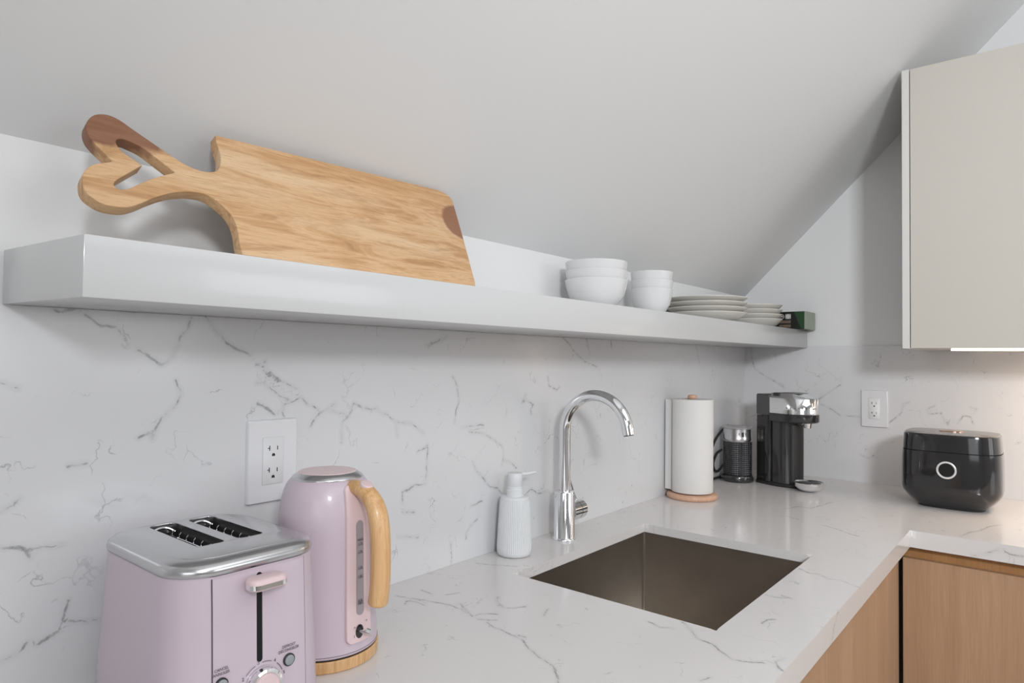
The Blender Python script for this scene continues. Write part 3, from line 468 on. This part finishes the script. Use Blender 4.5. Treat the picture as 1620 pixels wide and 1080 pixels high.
# ---------------------------------------------------------------- toaster
def toaster():
    t=thing('toaster','lilac-pink two-slice toaster with brushed steel top and side lever','toaster',(.387,.778,CT))
    lev=[(.006,.0905,.114,.043),(.012,.0925,.1165,.045),(.05,.0910,.115,.045),(.10,.0890,.1125,.045),(.15,.0868,.1100,.045),(.183,.0850,.108,.045)]
    body=loft([rrect(hx,hy,r,z,8) for z,hx,hy,r in lev],True,False)
    obj('body',body,M['pink'],t,40)
    def front(x,z):
        for (z0,a0,b0,r0),(z1,a1,b1,r1) in zip(lev,lev[1:]):
            if z0<=z<=z1:
                f=(z-z0)/(z1-z0); hx=a0+(a1-a0)*f; hy=b0+(b1-b0)*f; r=r0
        dx=max(0,abs(x)-(hx-r)); return -(hy-r+math.sqrt(max(0,r*r-dx*dx)))
    X=[-.0505+.107*i/20 for i in range(21)]; Z=[.02,.05,.08,.10,.12,.15,.18]
    bm=loft([[(x,front(x,z)-.0012,z) for x in X] for z in Z],False,False,False)
    V=[[ (x,front(x,z)+.001,z) for x in (X[0],X[0])] for z in Z]
    for xe in (X[0],X[-1]):
        loft([[(xe,front(xe,z)-.0012,z),(xe,front(xe,z)+.002,z)] for z in Z],False,False,False,bm=bm)
    obj('front_panel',bm,M['pink'],t,40)
    for xe in (X[0]-.0006,X[-1]+.0006):
        obj('seam',loft([[(xe-.0006,front(xe,z)-.0003,z),(xe+.0006,front(xe,z)-.0003,z)] for z in Z],False,False,False),M['ink'],t)
    # steel top: rolled rim and flat plate with two slots
    rim=[(.0840,.1065,.045,.1815),(.0862,.1090,.046,.1825),(.0870,.1100,.046,.187),(.0862,.1090,.046,.1915),(.0825,.105,.044,.1950),(.074,.0965,.038,.1972),(.070,.0925,.036,.1976)]
    obj('steel_rim',loft([rrect(a,b,r,z,10) for a,b,r,z in rim],False,False),M['lidsteel'],t,60)
    def slot(cx):
        return [(x,y) for x,y,z in rrect(.0172,.0665,.009,0,5,cx,.0225)]
    outer=[(x,y) for x,y,z in rrect(.0703,.0928,.036,0,10)]
    me=plate2d([outer,slot(-.019),slot(.0285)],.0006,.0008,2)
    me_obj('top_plate',me,M['lidsteel'],t,50,Matrix.Translation((0,0,.1966)))
    for cx in (-.019,.0285):
        r=[rrect(.0172,.0665,.009,.1955,5,cx,.0225),rrect(.0172,.0665,.009,.185,5,cx,.0225),rrect(.0185,.069,.006,.18,5,cx,.0225),rrect(.0185,.069,.006,.09,5,cx,.0225)]
        w_=obj('bread_slot',loft(r,False,True),M['dsteel'],t,40)
        bm=bmesh.new()
        for sx in (-1,1):
            for zz in (.183,.160,.135): tube([(cx+sx*.0098,-.040,zz),(cx+sx*.0098,.085,zz)],.0009,6,bm=bm)
            for i in range(7):
                yy=-.034+.019*i; tube(spline([(cx+sx*.0125,yy,.190),(cx+sx*.0098,yy,.183),(cx+sx*.0094,yy,.14),(cx+sx*.0105,yy,.095)],3),.0008,6,bm=bm)
        obj('wire_guide',bm,M['chrome'],t)
        # curved bar at the wall side of the slot
        obj('slot_lip',tube(spline([(cx-.0135,.083,.1915),(cx-.004,.0855,.1935),(cx+.006,.0855,.1925),(cx+.0135,.080,.188)],5),.0016,8),M['chrome'],t)
    # lever slot
    bm=bmesh.new()
    st=[(.0032*math.cos(a),.0032*math.sin(a)+.173) for a in [PI*i/8 for i in range(9)]]+[(.0032*math.cos(a),.0032*math.sin(a)+.085) for a in [PI+PI*i/8 for i in range(9)]]
    loft([[(x,front(0,z)-o,z) for x,z in st] for o in (.0008,.0016)],bm=bm); obj('lever_slot',bm,M['void'],t)
    # lever
    yl=front(0,.15)
    l=[]
    def lev_r(hx,y0,y1,z,r):
        P=[]
        for sx,a0 in ((1,-90),(1,0)): pass
        return rrect(hx,(y0-y1)/2,r,z,6,0,(y0+y1)/2)
    L=obj('lever',loft([lev_r(.0195,yl-.004,yl-.024,.1635,.0085),lev_r(.0212,yl-.0025,yl-.026,.1655,.0095),lev_r(.0212,yl-.0025,yl-.026,.1715,.0095),lev_r(.0202,yl-.0035,yl-.0248,.1745,.0085),lev_r(.0178,yl-.006,yl-.022,.1758,.0075)]),M['pinkwarm'],t,50)
    obj('chrome_strip',loft([lev_r(.0216,yl-.004,yl-.0266,.1658,.0095),lev_r(.0216,yl-.004,yl-.0266,.1705,.0095)]),M['chrome'],L)
    obj('lever_stem',tube([(0,yl+.004,.1700),(0,yl-.006,.1700)],.0028,12),M['blackmatte'],L)
    # dial
    dz=.0560; yd=front(0,dz)-.0012
    m=frame((.003,yd,dz),(1,0,0),(0,0,1))
    d=obj('dial',place(lathe([(.0205,0),(.0208,.004),(.0195,.0085),(.017,.0095),(.0152,.009),(.0148,.008)],48),m),M['chrome'],t,30)
    obj('dial_cap',place(lathe([(.015,.006),(.015,.0095),(.0135,.0115),(0,.0122)],40),m),M['pinkwarm'],d)
    for nm,a in (('2',148),('3',101),('4',57),('5',12),('1',192)):
        a=math.radians(a); text('numeral',nm,.0052,(.003+.0262*math.cos(a),yd-.0003,dz+.0262*math.sin(a)),(1,0,0),(0,0,1),M['ink'],t)
    for a0,a1 in ((139,110),(92,66),(48,21),(183,157)):
        A=[math.radians(a0+(a1-a0)*i/8) for i in range(9)]
        bm=loft([[(.003+r*math.cos(a),yd-.0003,dz+r*math.sin(a)) for a in A] for r in (.0246,.0253)],False,False,False)
        obj('dial_mark',bm,M['ink'],t)
    for bx,bz,a,b in ((-.0425,.0735,'CANCEL','ANNULER'),(.0345,.0730,'DEFROST','DÉCONGELER')):
        yb=front(bx,bz)-.0012; mm=frame((bx,yb,bz),(1,0,0),(0,0,1))
        bt=obj('button',place(lathe([(.0068,0),(.0068,.0022),(.0060,.0030),(.0056,.0026)],32),mm),M['blackmatte'],t)
        obj('button_cap',place(lathe([(.0057,.001),(.0055,.0030),(.004,.0036),(0,.0037)],32),mm),M['btn'],bt)
        text('lettering',a,.0044,(bx,yb-.0004,bz+.0152),(1,0,0),(0,0,1),M['ink'],t,sx=.9)
        text('lettering',b,.0044,(bx,yb-.0004,bz+.0108),(1,0,0),(0,0,1),M['ink'],t,sx=.9)
    for sx in (-1,1):
        for sy in (-1,1): obj('foot',place(lathe([(0,0),(.010,0),(.011,.007),(0,.007)],16),Matrix.Translation((sx*.06,sy*.08,0))),M['blackmatte'],t)
M['dsteel']=mat('dark_heated_steel',(.22,.21,.21),.35,.9)
M['void']=mat('black_slot',(.004,.004,.004),.8)
M['btn']=mat('grey_button',(.30,.32,.33),.3)
toaster()

# ---------------------------------------------------------------- kettle
def kettle():
    t=thing('kettle','lilac-pink electric kettle with bamboo-look handle and base ring','kettle',(.558,.790,CT))
    obj('base_ring',lathe([(0,0),(.070,0),(.0725,.002),(.0735,.0150),(.0722,.0162),(0,.0158)],64),M['bamboo'],t)
    obj('base_gap',lathe([(.0705,.0155),(.0712,.018),(0,.018)],48),M['blackmatte'],t)
    bp=[(.0700,.0178),(.0718,.0188),(.0720,.021),(.0716,.0225),(.0714,.0232),(.0712,.030),(.0695,.055),(.0680,.085),(.0668,.125),(.0656,.165),(.0640,.195),(.0618,.212),(.0590,.2245),(.0552,.2345),(.0505,.2410),(.0475,.2428)]
    obj('body',lathe(bp,72),M['pink'],t,60)
    obj('seam',lathe([(.0719,.0212),(.0722,.0216),(.0719,.0220)],72),M['ink'],t)
    ld=obj('lid',lathe([(.0478,.2412),(.0484,.2432),(.0476,.2450),(.0405,.2500),(.0390,.2505)],72),M['lidsteel'],t,50)
    obj('lid_cap',lathe([(.0398,.2498),(.0385,.2512),(.030,.2522),(0,.2528)],64),M['pinkwarm'],ld)
    a0=math.atan2(-1,.055)
    def R(z):
        for (r0,z0),(r1,z1) in zip(bp,bp[1:]):
            if z0<=z<=z1: return r0+(r1-r0)*(z-z0)/max(1e-9,z1-z0)
        return .05
    # raised gauge panel
    def strip(hw,z0,z1,off,n=28,rc=None,edge=.004):
        """patch wrapped on the body; ends rounded by rc"""
        rc=rc or hw; rows=[]
        for i in range(n+1):
            z=z0+(z1-z0)*(1-math.cos(PI*i/n))/2; e=min(z-z0,z1-z)
            wz=hw if e>=rc else hw-rc+math.sqrt(max(0,rc*rc-(rc-e)**2))
            wz=max(wz,.0004); row=[]
            U=[-1,-1,-.93,-.75,-.5,-.25,0,.25,.5,.75,.93,1,1]
            for k,u in enumerate(U):
                oo=-.001 if k in (0,len(U)-1) else (off*.55 if abs(u)>.97 else off)
                if e<1e-6: oo=-.001
                r=R(z)+oo; a=a0+u*wz/.068; row.append((r*math.cos(a),r*math.sin(a),z))
            rows.append(row)
        return loft(rows,False,False,False)
    obj('gauge_panel',strip(.0200,.0335,.2380,.0040,36,.008),M['pinkwarm'],t,50)
    g=obj('water_gauge',strip(.0062,.0680,.1920,.0047,40),M['gauge'],t,50)
    for z,s in ((.1665,'MAX'),(.1615,'1.7L'),(.1510,'1.5L'),(.1300,'1.2L'),(.1185,'1.0L'),(.0870,'0.5L'),(.0830,'MIN')):
        r=R(z)+.0052; o=(r*math.cos(a0),r*math.sin(a0),z)
        text('gauge_lettering',s,.0046,o,(-math.sin(a0),math.cos(a0),0),(0,0,1),M['ink'],t)
    for z in (.1592,.1487,.1277,.1162,.0850):
        r=R(z)+.0051; c=Vector((r*math.cos(a0),r*math.sin(a0),z)); x=Vector((-math.sin(a0),math.cos(a0),0))
        bm=loft([[c-x*.0045,c+x*.0045],[c-x*.0045+Vector((0,0,.0004)),c+x*.0045+Vector((0,0,.0004))]],False,False,False)
        obj('gauge_mark',bm,M['ink'],t)
    d=Vector((math.cos(a0+.02),math.sin(a0+.02),0)); up=Vector((0,0,1)); side=d.cross(up)
    path=[(.038,.2290),(.052,.2335),(.068,.2335),(.084,.2270),(.0975,.2120),(.1045,.1900),(.1075,.160),(.1080,.130),(.1068,.108),(.1045,.092),(.1035,.087)]
    P=spline([d*s+up*z for s,z in path],6); n=len(P)
    rr=[]
    for i in range(n):
        f=i/(n-1); r=.0105+.0035*min(1,f*2.2)
        e=(n-1-i)/(n-1)
        if e<.10: r*=math.sqrt(max(.03,1-((.10-e)/.10)**2))
        rr.append(r)
    # section wider sideways than deep
    h=obj('handle',tube(P,rr,20,flat=.88,up=side),M['bamboo'],t,60)
    c=d*.079+up*.2395
    obj('lid_button',place(lathe([(.0092,-.004),(.0092,.0018),(.0078,.0030),(0,.0034)],28),frame(c,d*1+up*-.45,side*-1)),M['pinkwarm'],h)
    # switch at the foot
    z=.0475; r=R(z)+.0042; x=Vector((-math.sin(a0),math.cos(a0),0)); o=d*r+up*z
    o=Vector((r*math.cos(a0),r*math.sin(a0),z))
    bm=place(lathe([(.0078,0),(.0078,.0006),(0,.0006)],28),frame(o-x*.002,x,up)@Matrix.Diagonal((.8,1.15,1,1)))
    obj('switch_recess',bm,M['black'],t)
    n_=x.cross(up)*1
    sw=obj('switch_lever',tube([o-x*.001+n_*.0,o+x*.004+n_*.010-up*.001],[.0022,.0034],14),M['chrome'],t)
    obj('switch_knob',tube([o+x*.0035+n_*.008,o+x*.006+n_*.013-up*.0012],.0046,20),M['chrome'],sw)
    for dx,dz,s in ((-.0115,.008,'o'),(.0085,.012,'o'),(-.012,-.004,'I')):
        text('switch_mark',s,.005,o+x*dx+up*dz+n_*.0016,x,up,M['ink'],t)
kettle()

# ---------------------------------------------------------------- soap dispenser
def soap():
    t=thing('soap_dispenser','white ribbed soap dispenser with pump beside the sink','soap dispenser',(1.092,.885,CT))
    prof=[(0,.0005),(.032,.0005),(.0355,.003),(.0368,.010),(.0365,.018),(.0345,.06),(.0325,.095),(.0312,.1135),(.0308,.118)]
    def mod(a,r,z): return .00055*math.cos(a*56) if .012<z<.115 else 0
    pr=[]
    for (r0,z0),(r1,z1) in zip(prof,prof[1:]): pr+=[(r0,z0)]
    pr.append(prof[-1])
    obj('bottle',lathe(pr,56*6,mod=mod),M['soap'],t,60)
    obj('shoulder',lathe([(.0306,.117),(.0300,.1205),(.0275,.1222),(.0185,.1232),(.0182,.1245)],56),M['soap'],t,50)
    obj('collar',lathe([(.0182,.1225),(.0182,.136),(.0172,.1370),(.0165,.1372),(.0165,.1425),(.0158,.1432),(0,.1432)],48),M['soap'],t,40)
    p=obj('pump_head',lathe([(.0148,.1425),(.0158,.1440),(.0158,.1690),(.0150,.1705),(0,.1710)],48),M['soap'],t,40)
    d=Vector((.90,-.43,0)); u=Vector((0,0,1))
    P=[d*.012+u*.1665,d*.030+u*.1667,d*.050+u*.1690]
    obj('spout',tube(P,[.0034,.0032,.0026],14),M['soap'],p,60)
soap()

# ---------------------------------------------------------------- faucet
def faucet():
    t=thing('faucet','chrome gooseneck faucet with side lever behind the sink','faucet',(1.258,.873,CT))
    obj('body',lathe([(0,0),(.0262,0),(.0266,.002),(.0262,.0045),(.0245,.0058),(.0238,.0065),(.0238,.1085),(.0230,.1100),(.0136,.1106),(.0134,.112)],56),M['chrome'],t,50)
    Rr=.0815; zc=.2495
    P=[(0,0,.105+(.1445*i/6)) for i in range(7)]
    P+=[(0,-Rr+Rr*math.cos(a),zc+Rr*math.sin(a)) for a in [math.radians(171*i/28) for i in range(1,29)]]
    last=Vector(P[-1]); tdir=(Vector(P[-1])-Vector(P[-2])).normalized(); P.append(last+tdir*.012)
    sp=obj('spout',tube(P,.0128,28),M['chrome'],t,60)
    e=last+tdir*.012
    obj('aerator',tube([e-tdir*.001,e+tdir*.002],.0105,24),M['blackmatte'],sp)
    kn=obj('valve_knob',tube([(.016,0,.060),(.043,0,.060)],.0222,40),M['chrome'],t,40)
    obj('knob_gap',tube([(.0425,0,.060),(.0450,0,.060)],.0208,40),M['blackmatte'],kn)
    obj('knob_cap',tube([(.0445,0,.060),(.0640,0,.060),(.0655,0,.060)],[.0222,.0222,.0207],40),M['chrome'],kn,40)
    obj('lever',tube([(.052,.002,.079),(.040,.004,.105),(.025,.006,.140)],[.0030,.0026,.0023],12),M['chrome'],kn)
faucet()

# ---------------------------------------------------------------- paper towel
def towel():
    t=thing('paper_towel_holder','white paper towel roll on a round pinkish wood stand in the corner','paper towel',(1.902,.8535,CT))
    obj('base',lathe([(0,0),(.071,0),(.0745,.003),(.0752,.008),(.0735,.0135),(.070,.0158),(0,.0160)],64),M['beech'],t,50)
    obj('rod',lathe([(0,.016),(.0085,.016),(.0085,.300),(0,.300)],24),M['beech'],t,50)
    obj('finial',lathe([(0,.298),(.0135,.298),(.0145,.303),(.0130,.308),(0,.3095)],28),M['beech'],t,50)
    r=obj('roll',lathe([(.019,.020),(.0605,.020),(.0612,.0215),(.0612,.2945),(.0605,.296),(.021,.2962),(.0195,.290),(.019,.020)],72),M['paper'],t,40)
    # loose end of the sheet hanging off at the wall side
    P=[]
    for i in range(10):
        a=math.radians(200-i*10); P.append((.0622*math.cos(a),.0622*math.sin(a)))
    P=[(-.0622-.012,.030),(-.0622-.008,.012),(-.0624-.002,-.006)]
    P=[(-.0325,.0725),(-.0322,.066),(-.0328,.060),(-.0350,.0535),(-.0400,.0480)]
    S=spline([(x,y,0) for x,y in P],5)
    bm=loft([[(p.x,p.y,z) for p in S] for z in (.0225,.11,.20,.2935)],False,False,False)
    loft([[(p.x+.0004,p.y-.0004,z) for p in S] for z in (.0225,.2935)],False,False,False,bm=bm)
    obj('loose_sheet',bm,M['paper'],r,60)
towel()

# ---------------------------------------------------------------- milk frother
def frother():
    t=thing('milk_frother','small cylindrical milk frother with ribbed dark body and steel collar','milk frother',(2.281,.857,CT))
    obj('base',lathe([(0,0),(.0525,0),(.0545,.003),(.0545,.018),(.0520,.022),(0,.022)],56),M['greyblack'],t,50)
    pr=[(.046,.021)]
    z=.026
    while z<.137: pr+=[(.0478,z),(.0462,z+.0030),(.0478,z+.0060)]; z+=.0068
    pr+=[(.047,.139)]
    def mod(a,r,z): return .0006*math.cos(a*40)
    obj('body',lathe(pr,160,mod=mod),M['ribs'],t,25)
    obj('collar',lathe([(.0468,.137),(.0485,.141),(.0490,.146),(.0480,.151),(.0475,.156),(.0475,.180)],56),M['lidsteel'],t,40)
    obj('lid',lathe([(.0468,.179),(.0500,.181),(.0502,.185),(.048,.1875),(.012,.1885),(.010,.190),(0,.190)],56),M['lidglass'],t,40)
    a=math.atan2(-.848,-.530)-.30; c=Vector((math.cos(a),math.sin(a),0))*.0478+Vector((0,0,.163))
    x=Vector((-math.sin(a),math.cos(a),0))
    bm=place(B(-.0035,.0035,-.0075,.0075,-.0004,.0006),frame(c,x,(0,0,1))); obj('button',bm,M['blackmatte'],t)
    for da in (-.25,.22):
        c2=Vector((math.cos(a+da),math.sin(a+da),0))*.0478+Vector((0,0,.165)); x2=Vector((-math.sin(a+da),math.cos(a+da),0))
        bm=place(B(-.0012,.0012,-.004,.004,-.0004,.0004),frame(c2,x2,(0,0,1))); obj('mark',bm,M['ink'],t)
M['ribs']=mat('black_steel_ribs',(.10,.10,.105),.22,.85)
M['lidglass']=mat('grey_lid',(.45,.44,.44),.2,.5)
frother()
o=obj('power_cord',tube(spline([(2.36,.921,CT+.18),(2.30,.922,CT+.165),(2.235,.922,CT+.13),(2.18,.921,CT+.07),(2.165,.920,CT+.02),(2.155,.918,CT+.0052),(2.20,.919,CT+.0052),(2.28,.921,CT+.0052),(2.36,.915,CT+.0052)],8),.0042,10),M['blackmatte'])
tag(o,'black power cord curving down the backsplash left of the frother','cord')
o=obj('power_cord',tube(spline([(2.30,.922,CT+.098),(2.255,.922,CT+.088),(2.225,.921,CT+.060),(2.235,.921,CT+.035),(2.27,.921,CT+.028),(2.33,.921,CT+.05)],8),.0044,10),M['blackmatte'])
tag(o,'short black cord loop bunched low behind the frother','cord')

# ---------------------------------------------------------------- coffee machine
def coffee():
    ang=math.radians(24)
    t=thing('coffee_machine','black and chrome capsule coffee machine in the counter corner','coffee machine',(2.338,.758,CT),rz=-ang); t.scale=(1,1,1)
    # local: -y is the front, x to its right hand side seen from the front
    h=.058
    obj('tank',loft([rrect(h,.030,.010,z,6,0,-.010) for z in (.012,.232)]),M['tank'],t,40)
    obj('tank_lid',loft([rrect(h+.0008,.0308,.010,.2335,6,0,-.010),rrect(h+.0008,.0308,.010,.300,6,0,-.010),rrect(h-.003,.028,.008,.3030,6,0,-.010)]),M['greytop'],t,40)
    obj('tank_tab',B(-h-.002,-h+.004,-.012,.002,.226,.2325,.0008,1),M['black'],t)
    # base plate
    def dshape(hw,y0,y1,z,seg=40):
        """flat at y0 (rear), half ellipse towards y1 (front)"""
        P=[(hw,y0,z)]; ym=y0+(y1-y0)*.38
        P=[(hw,y0,z),(-hw,y0,z)]
        for i in range(seg+1):
            a=PI+PI*i/seg; P.append((hw*math.cos(a),ym+(y1-ym)*-math.sin(a),z))
        return P
    obj('base_plate',loft([dshape(.056,.018,-.125,0),dshape(.058,.018,-.128,.003),dshape(.058,.018,-.128,.009),dshape(.055,.018,-.125,.0115)]),M['blackmatte'],t,50)
    obj('column',loft([dshape(.047,-.0420,-.108,.0117),dshape(.047,-.0420,-.108,.215)]),M['greyblack'],t,50)
    obj('column_trim',loft([dshape(.030,-.085,-.117,.0117,16),dshape(.030,-.085,-.117,.205,16)]),M['blackmatte'],t,50)
    obj('brew_housing',loft([dshape(.050,-.0425,-.150,.212),dshape(.060,-.0425,-.172,.2155),dshape(.0615,-.0425,-.176,.220),dshape(.0615,-.0425,-.176,.2420)]),M['greyblack'],t,50)
    hd=obj('head',loft([dshape(.0600,-.0425,-.173,.2425),dshape(.0600,-.0425,-.173,.292),dshape(.0585,-.0425,-.170,.2945),dshape(.050,-.0425,-.142,.3080),dshape(.048,-.0425,-.138,.3088)]),M['chrome'],t,50)
    obj('head_top',loft([dshape(.0475,-.0445,-.137,.3086),dshape(.045,-.047,-.132,.3100)]),M['greytop'],hd,50)
    obj('lever_notch',B(-.056,-.043,-.078,-.052,.2960,.3092,.003,2),M['black'],hd)
    # brand lettering wrapped round the front of the head
    s='NESPRESSO'
    for i,ch in enumerate(s):
        a=math.radians(-128+ (i-4)*9.5); hw,ym=.0602,-.0425+(-.173+.0425)*.38; bb=(-.1732-ym)
        x=hw*math.cos(a); y=ym+bb*-math.sin(a)
        tx=Vector((-hw*math.sin(a),-bb*math.cos(a),0)); 
        nrm=Vector((math.cos(a)/hw,-math.sin(a)/bb,0)).normalized()
        tx=Vector((0,0,1)).cross(Vector((x,y-ym,0)).normalized())
        text('lettering',ch,.0085,Vector((x,y,.262))+Vector((x,y-ym,0)).normalized()*.0006,tx,(0,0,1),M['ink'],hd)
    obj('nozzle',place(lathe([(.011,-.012),(.0125,-.004),(.014,.0055),(0,.0055)],28),Matrix.Translation((-.004,-.148,.2105))),M['chrome'],t)
    obj('arm',B(-.030,-.004,-.150,-.110,.006,.016,.003,2),M['blackmatte'],t)
    obj('cup_tray',place(lathe([(0,.006),(.018,.006),(.034,.013),(.0425,.022),(.0440,.034),(.0420,.0352),(.0405,.0335),(.036,.0305),(0,.0305)],48),Matrix.Translation((-.026,-.170,-.0045))),M['chrome'],t,40)
    obj('tray_grid',place(lathe([(.036,.0306),(.036,.0318),(0,.0318)],40),Matrix.Translation((-.026,-.170,-.0045))),M['blackmatte'],t,40)
M['greytop']=mat('charcoal_satin',(.075,.075,.078),.35,coat=.2)
coffee()

# ---------------------------------------------------------------- rice cooker
def cooker():
    t=thing('rice_cooker','glossy black rounded rice cooker with a silver ring button on front','rice cooker',(2.315,.238,CT))
    hx,hy,n=.108,.123,3.6
    S=lambda f,g,z,e=0: sell(hx*f+e,hy*g+e,n,z,96)
    obj('foot',loft([S(.60,.66,0),S(.62,.68,.004),S(.62,.68,.008)]),M['blackmatte'],t)
    obj('body',loft([S(.64,.70,.006),S(.68,.745,.011),S(.86,.885,.028),S(.965,.975,.044),S(.995,.995,.053),S(1,1,.060),S(1,1,.10),S(.992,.992,.145),S(.982,.982,.1625)]),M['black'],t,40)
    obj('lid_gap',loft([S(.960,.960,.1620),S(.960,.960,.1655)]),M['void'],t)
    ld=obj('lid',loft([S(.978,.978,.1650),S(.975,.975,.168),S(.955,.955,.205),S(.945,.945,.2105),S(.915,.915,.2128),S(.5,.5,.2150)]),M['black'],t,40)
    obj('lid_top',loft([S(.925,.925,.2118),S(.915,.915,.2135),S(.5,.5,.2158)]),M['lidreflection'],ld,50)  # grey stands in for the reflection on the lid's top
    bm=loft([sell(.024,.030,2.4,.2150,40,-.012,-.0),sell(.024,.030,2.4,.2185,40,-.012,0),sell(.021,.027,2.4,.2198,40,-.012,0)])
    obj('lid_release',bm,M['rose'],ld,50)
    # front ring
    xf=-hx*.998
    m=frame((xf-.0008,.002,.1155),(0,-1,0),(0,0,1))
    obj('button_ring',place(lathe([(.0185,0),(.0195,.002),(.0225,.0026),(.0240,.0018),(.0240,0)],56),m),M['ringlight'],t,50)
    obj('button_face',place(lathe([(.0190,.0004),(.0188,.0012),(0,.0014)],40),m),M['void'],t)
M['lidreflection']=mat('painted_lid_reflection',(.20,.195,.19),.3,.3,coat=.3)  # reflection put into the base colour
cooker()

# ---------------------------------------------------------------- cutting board
def board():
    lean=math.radians(25.78027136507307); s,c=math.sin(lean),math.cos(lean)
    ol=[tuple(p) for p in VE['outline']]; ho=[tuple(p) for p in VE['hole']]
    def sm(L,n=4,sharp=()):
        out=[]
        N_=len(L)
        for i in range(N_):
            a,b,c_,d=[Vector((*L[(i+k)%N_],0)) for k in (-1,0,1,2)]
            if (c_-b).length>.04: out.append(L[i]); continue
            if i in sharp or (b-a).length>.04: a=b
            if (i+1)%N_ in sharp or (d-c_).length>.04: d=c_
            for k in range(n):
                q=k/n; p=.5*((2*b)+(c_-a)*q+(2*a-5*b+4*c_-d)*q*q+(3*b-a-3*c_+d)*q**3); out.append((p.x,p.y))
        return out
    ol=[(x,y*.98) for x,y in ol]; ho=[(x,y*.98) for x,y in ho]; ol=sm([(x,max(y,.0095)) for x,y in ol]); ho=sm(ho,sharp=(0,11))
    T=.018; bev=.0018
    me=plate2d([ol,ho],T/2-bev,bev*.6,2)
    o=me_obj('cutting_board',me,M['board'],None,40,Matrix.Translation((0,0,-T/2)))
    x=Vector((1,0,0)); y=Vector((0,s,c)); z=Vector((0,-c,s))
    m=Matrix((x,y,z)).transposed().to_4x4(); m.translation=Vector((0,.78,ST+.001)); o.matrix_world=m
    tag(o,'large acacia wood cutting board with a heart-shaped handle, leaning on the sloped ceiling','cutting board')
board()

# ---------------------------------------------------------------- bowls and plates on the shelf
def bowl_bm(r,h):
    return lathe([(0,.002),(.40*r,.002),(.42*r,0),(.47*r,0),(.50*r,.004),(.68*r,.13*h+.004),(.86*r,.42*h),(.96*r,.75*h),(r,h-.001),(r-.0012,h),(r-.002,h-.001),(.94*r,.75*h),(.835*r,.45*h),(.60*r,.16*h+.006),(.3*r,.010),(0,.009)],64)
def plate_bm(r,h):
    return lathe([(0,.002),(.50*r,.002),(.52*r,0),(.56*r,0),(.60*r,.003),(.80*r,.36*h),(.985*r,h-.003),(r,h-.0012),(.997*r,h),(.97*r,h-.0008),(.80*r,.5*h),(.62*r,.006),(.5*r,.005),(0,.005)],72)
def stack(proto_bm,name,mats,x,y,n,dz,labels,cat,group,z0=ST+.0005):
    me=None
    for i in range(n):
        if me is None:
            o=obj(name,proto_bm,mats,None,50); me=o.data
        else:
            o=bpy.data.objects[first].copy(); COL.objects.link(o)
        if i==0: first=o.name
        o.location=(x+(.0007 if i%2 else -.0005),y,z0+i*dz); tag(o,labels[i],cat,group)
stack(bowl_bm(.0735,.0690),'bowl',M['ceramic'],1.325,.835,3,.0208,
      ['bottom bowl of the larger white bowl stack on the shelf','middle bowl of the larger white bowl stack on the shelf','top bowl of the larger white bowl stack on the shelf'],'bowl','large white bowls')
stack(bowl_bm(.0560,.0725),'bowl',M['ceramic'],1.600,.835,3,.0225,
      ['bottom bowl of the narrower white bowl stack beside the plates','middle bowl of the narrower white bowl stack beside the plates','top bowl of the narrower white bowl stack beside the plates'],'bowl','small white bowls')
stack(plate_bm(.1170,.0260),'plate',M['cream_ceramic'],1.905,.812,4,.0150,
      ['lowest plate of the large ivory plate stack','second plate from the bottom of the large ivory plate stack','third plate from the bottom of the large ivory plate stack','top plate of the large ivory plate stack'],'plate','large ivory plates')
stack(plate_bm(.0900,.0320),'plate',M['cream_ceramic'],2.345,.820,4,.0165,
      ['lowest plate of the smaller plate stack by the black carton','second plate from the bottom of the smaller plate stack','third plate from the bottom of the smaller plate stack','top plate of the smaller plate stack by the black carton'],'plate','small ivory plates')

# carton at the end of the shelf
def carton():
    t=thing('carton','small black and dark green carton at the right end of the shelf','box',(2.43,.673,ST+.0005))
    Wd,Dd,Hh=.112,.135,.062
    obj('sleeve',B(0,Wd,.0062,Dd,0,Hh,.0005,1),M['cardb'],t)
    bm=loft([[(-.0004,.0067,z0),(-.0004,w_,z0)] for z0,w_ in ((.002,.0175),(Hh-.001,.040))],False,False,False); obj('green_panel',bm,M['cardg'],t)
    obj('end_flap',B(-.0003,Wd,0,.006,0,Hh,.0004,1),M['cardp'],t)
    # printed marks on the long side: ring emblem, square emblem, two text blocks
    mm=lambda y,z: frame((-.0006,y,z),(0,-1,0),(0,0,1))
    obj('round_emblem',place(lathe([(.0085,0),(.0085,.0003),(.0068,.0003),(.0068,0)],28),mm(.082,.045)),M['label'],t)
    obj('round_emblem',place(B(-.0045,.0045,-.002,.002,0,.0003),mm(.082,.045)),M['label'],t)
    obj('square_emblem',place(B(-.009,.009,-.0085,.0085,0,.0003),mm(.0605,.045)),M['label'],t)
    bm=bmesh.new()
    for a in (-.0058,.0058):
        for b in (-.0055,.0055): place_=box(bm,a-.0012,a+.0012,b-.0012,b+.0012,.0002,.0005)
    obj('square_mark',place(bm,mm(.0605,.045)),M['void'],t)
    for z in (.026,.011):
        bm=bmesh.new()
        for i in range(3): box(bm,-.020,.020,-.0045+i*.0035,-.0045+i*.0035+.0024,0,.0003)
        obj('print_block',place(bm,mm(.0715,z)),M['labelb'],t)
carton()
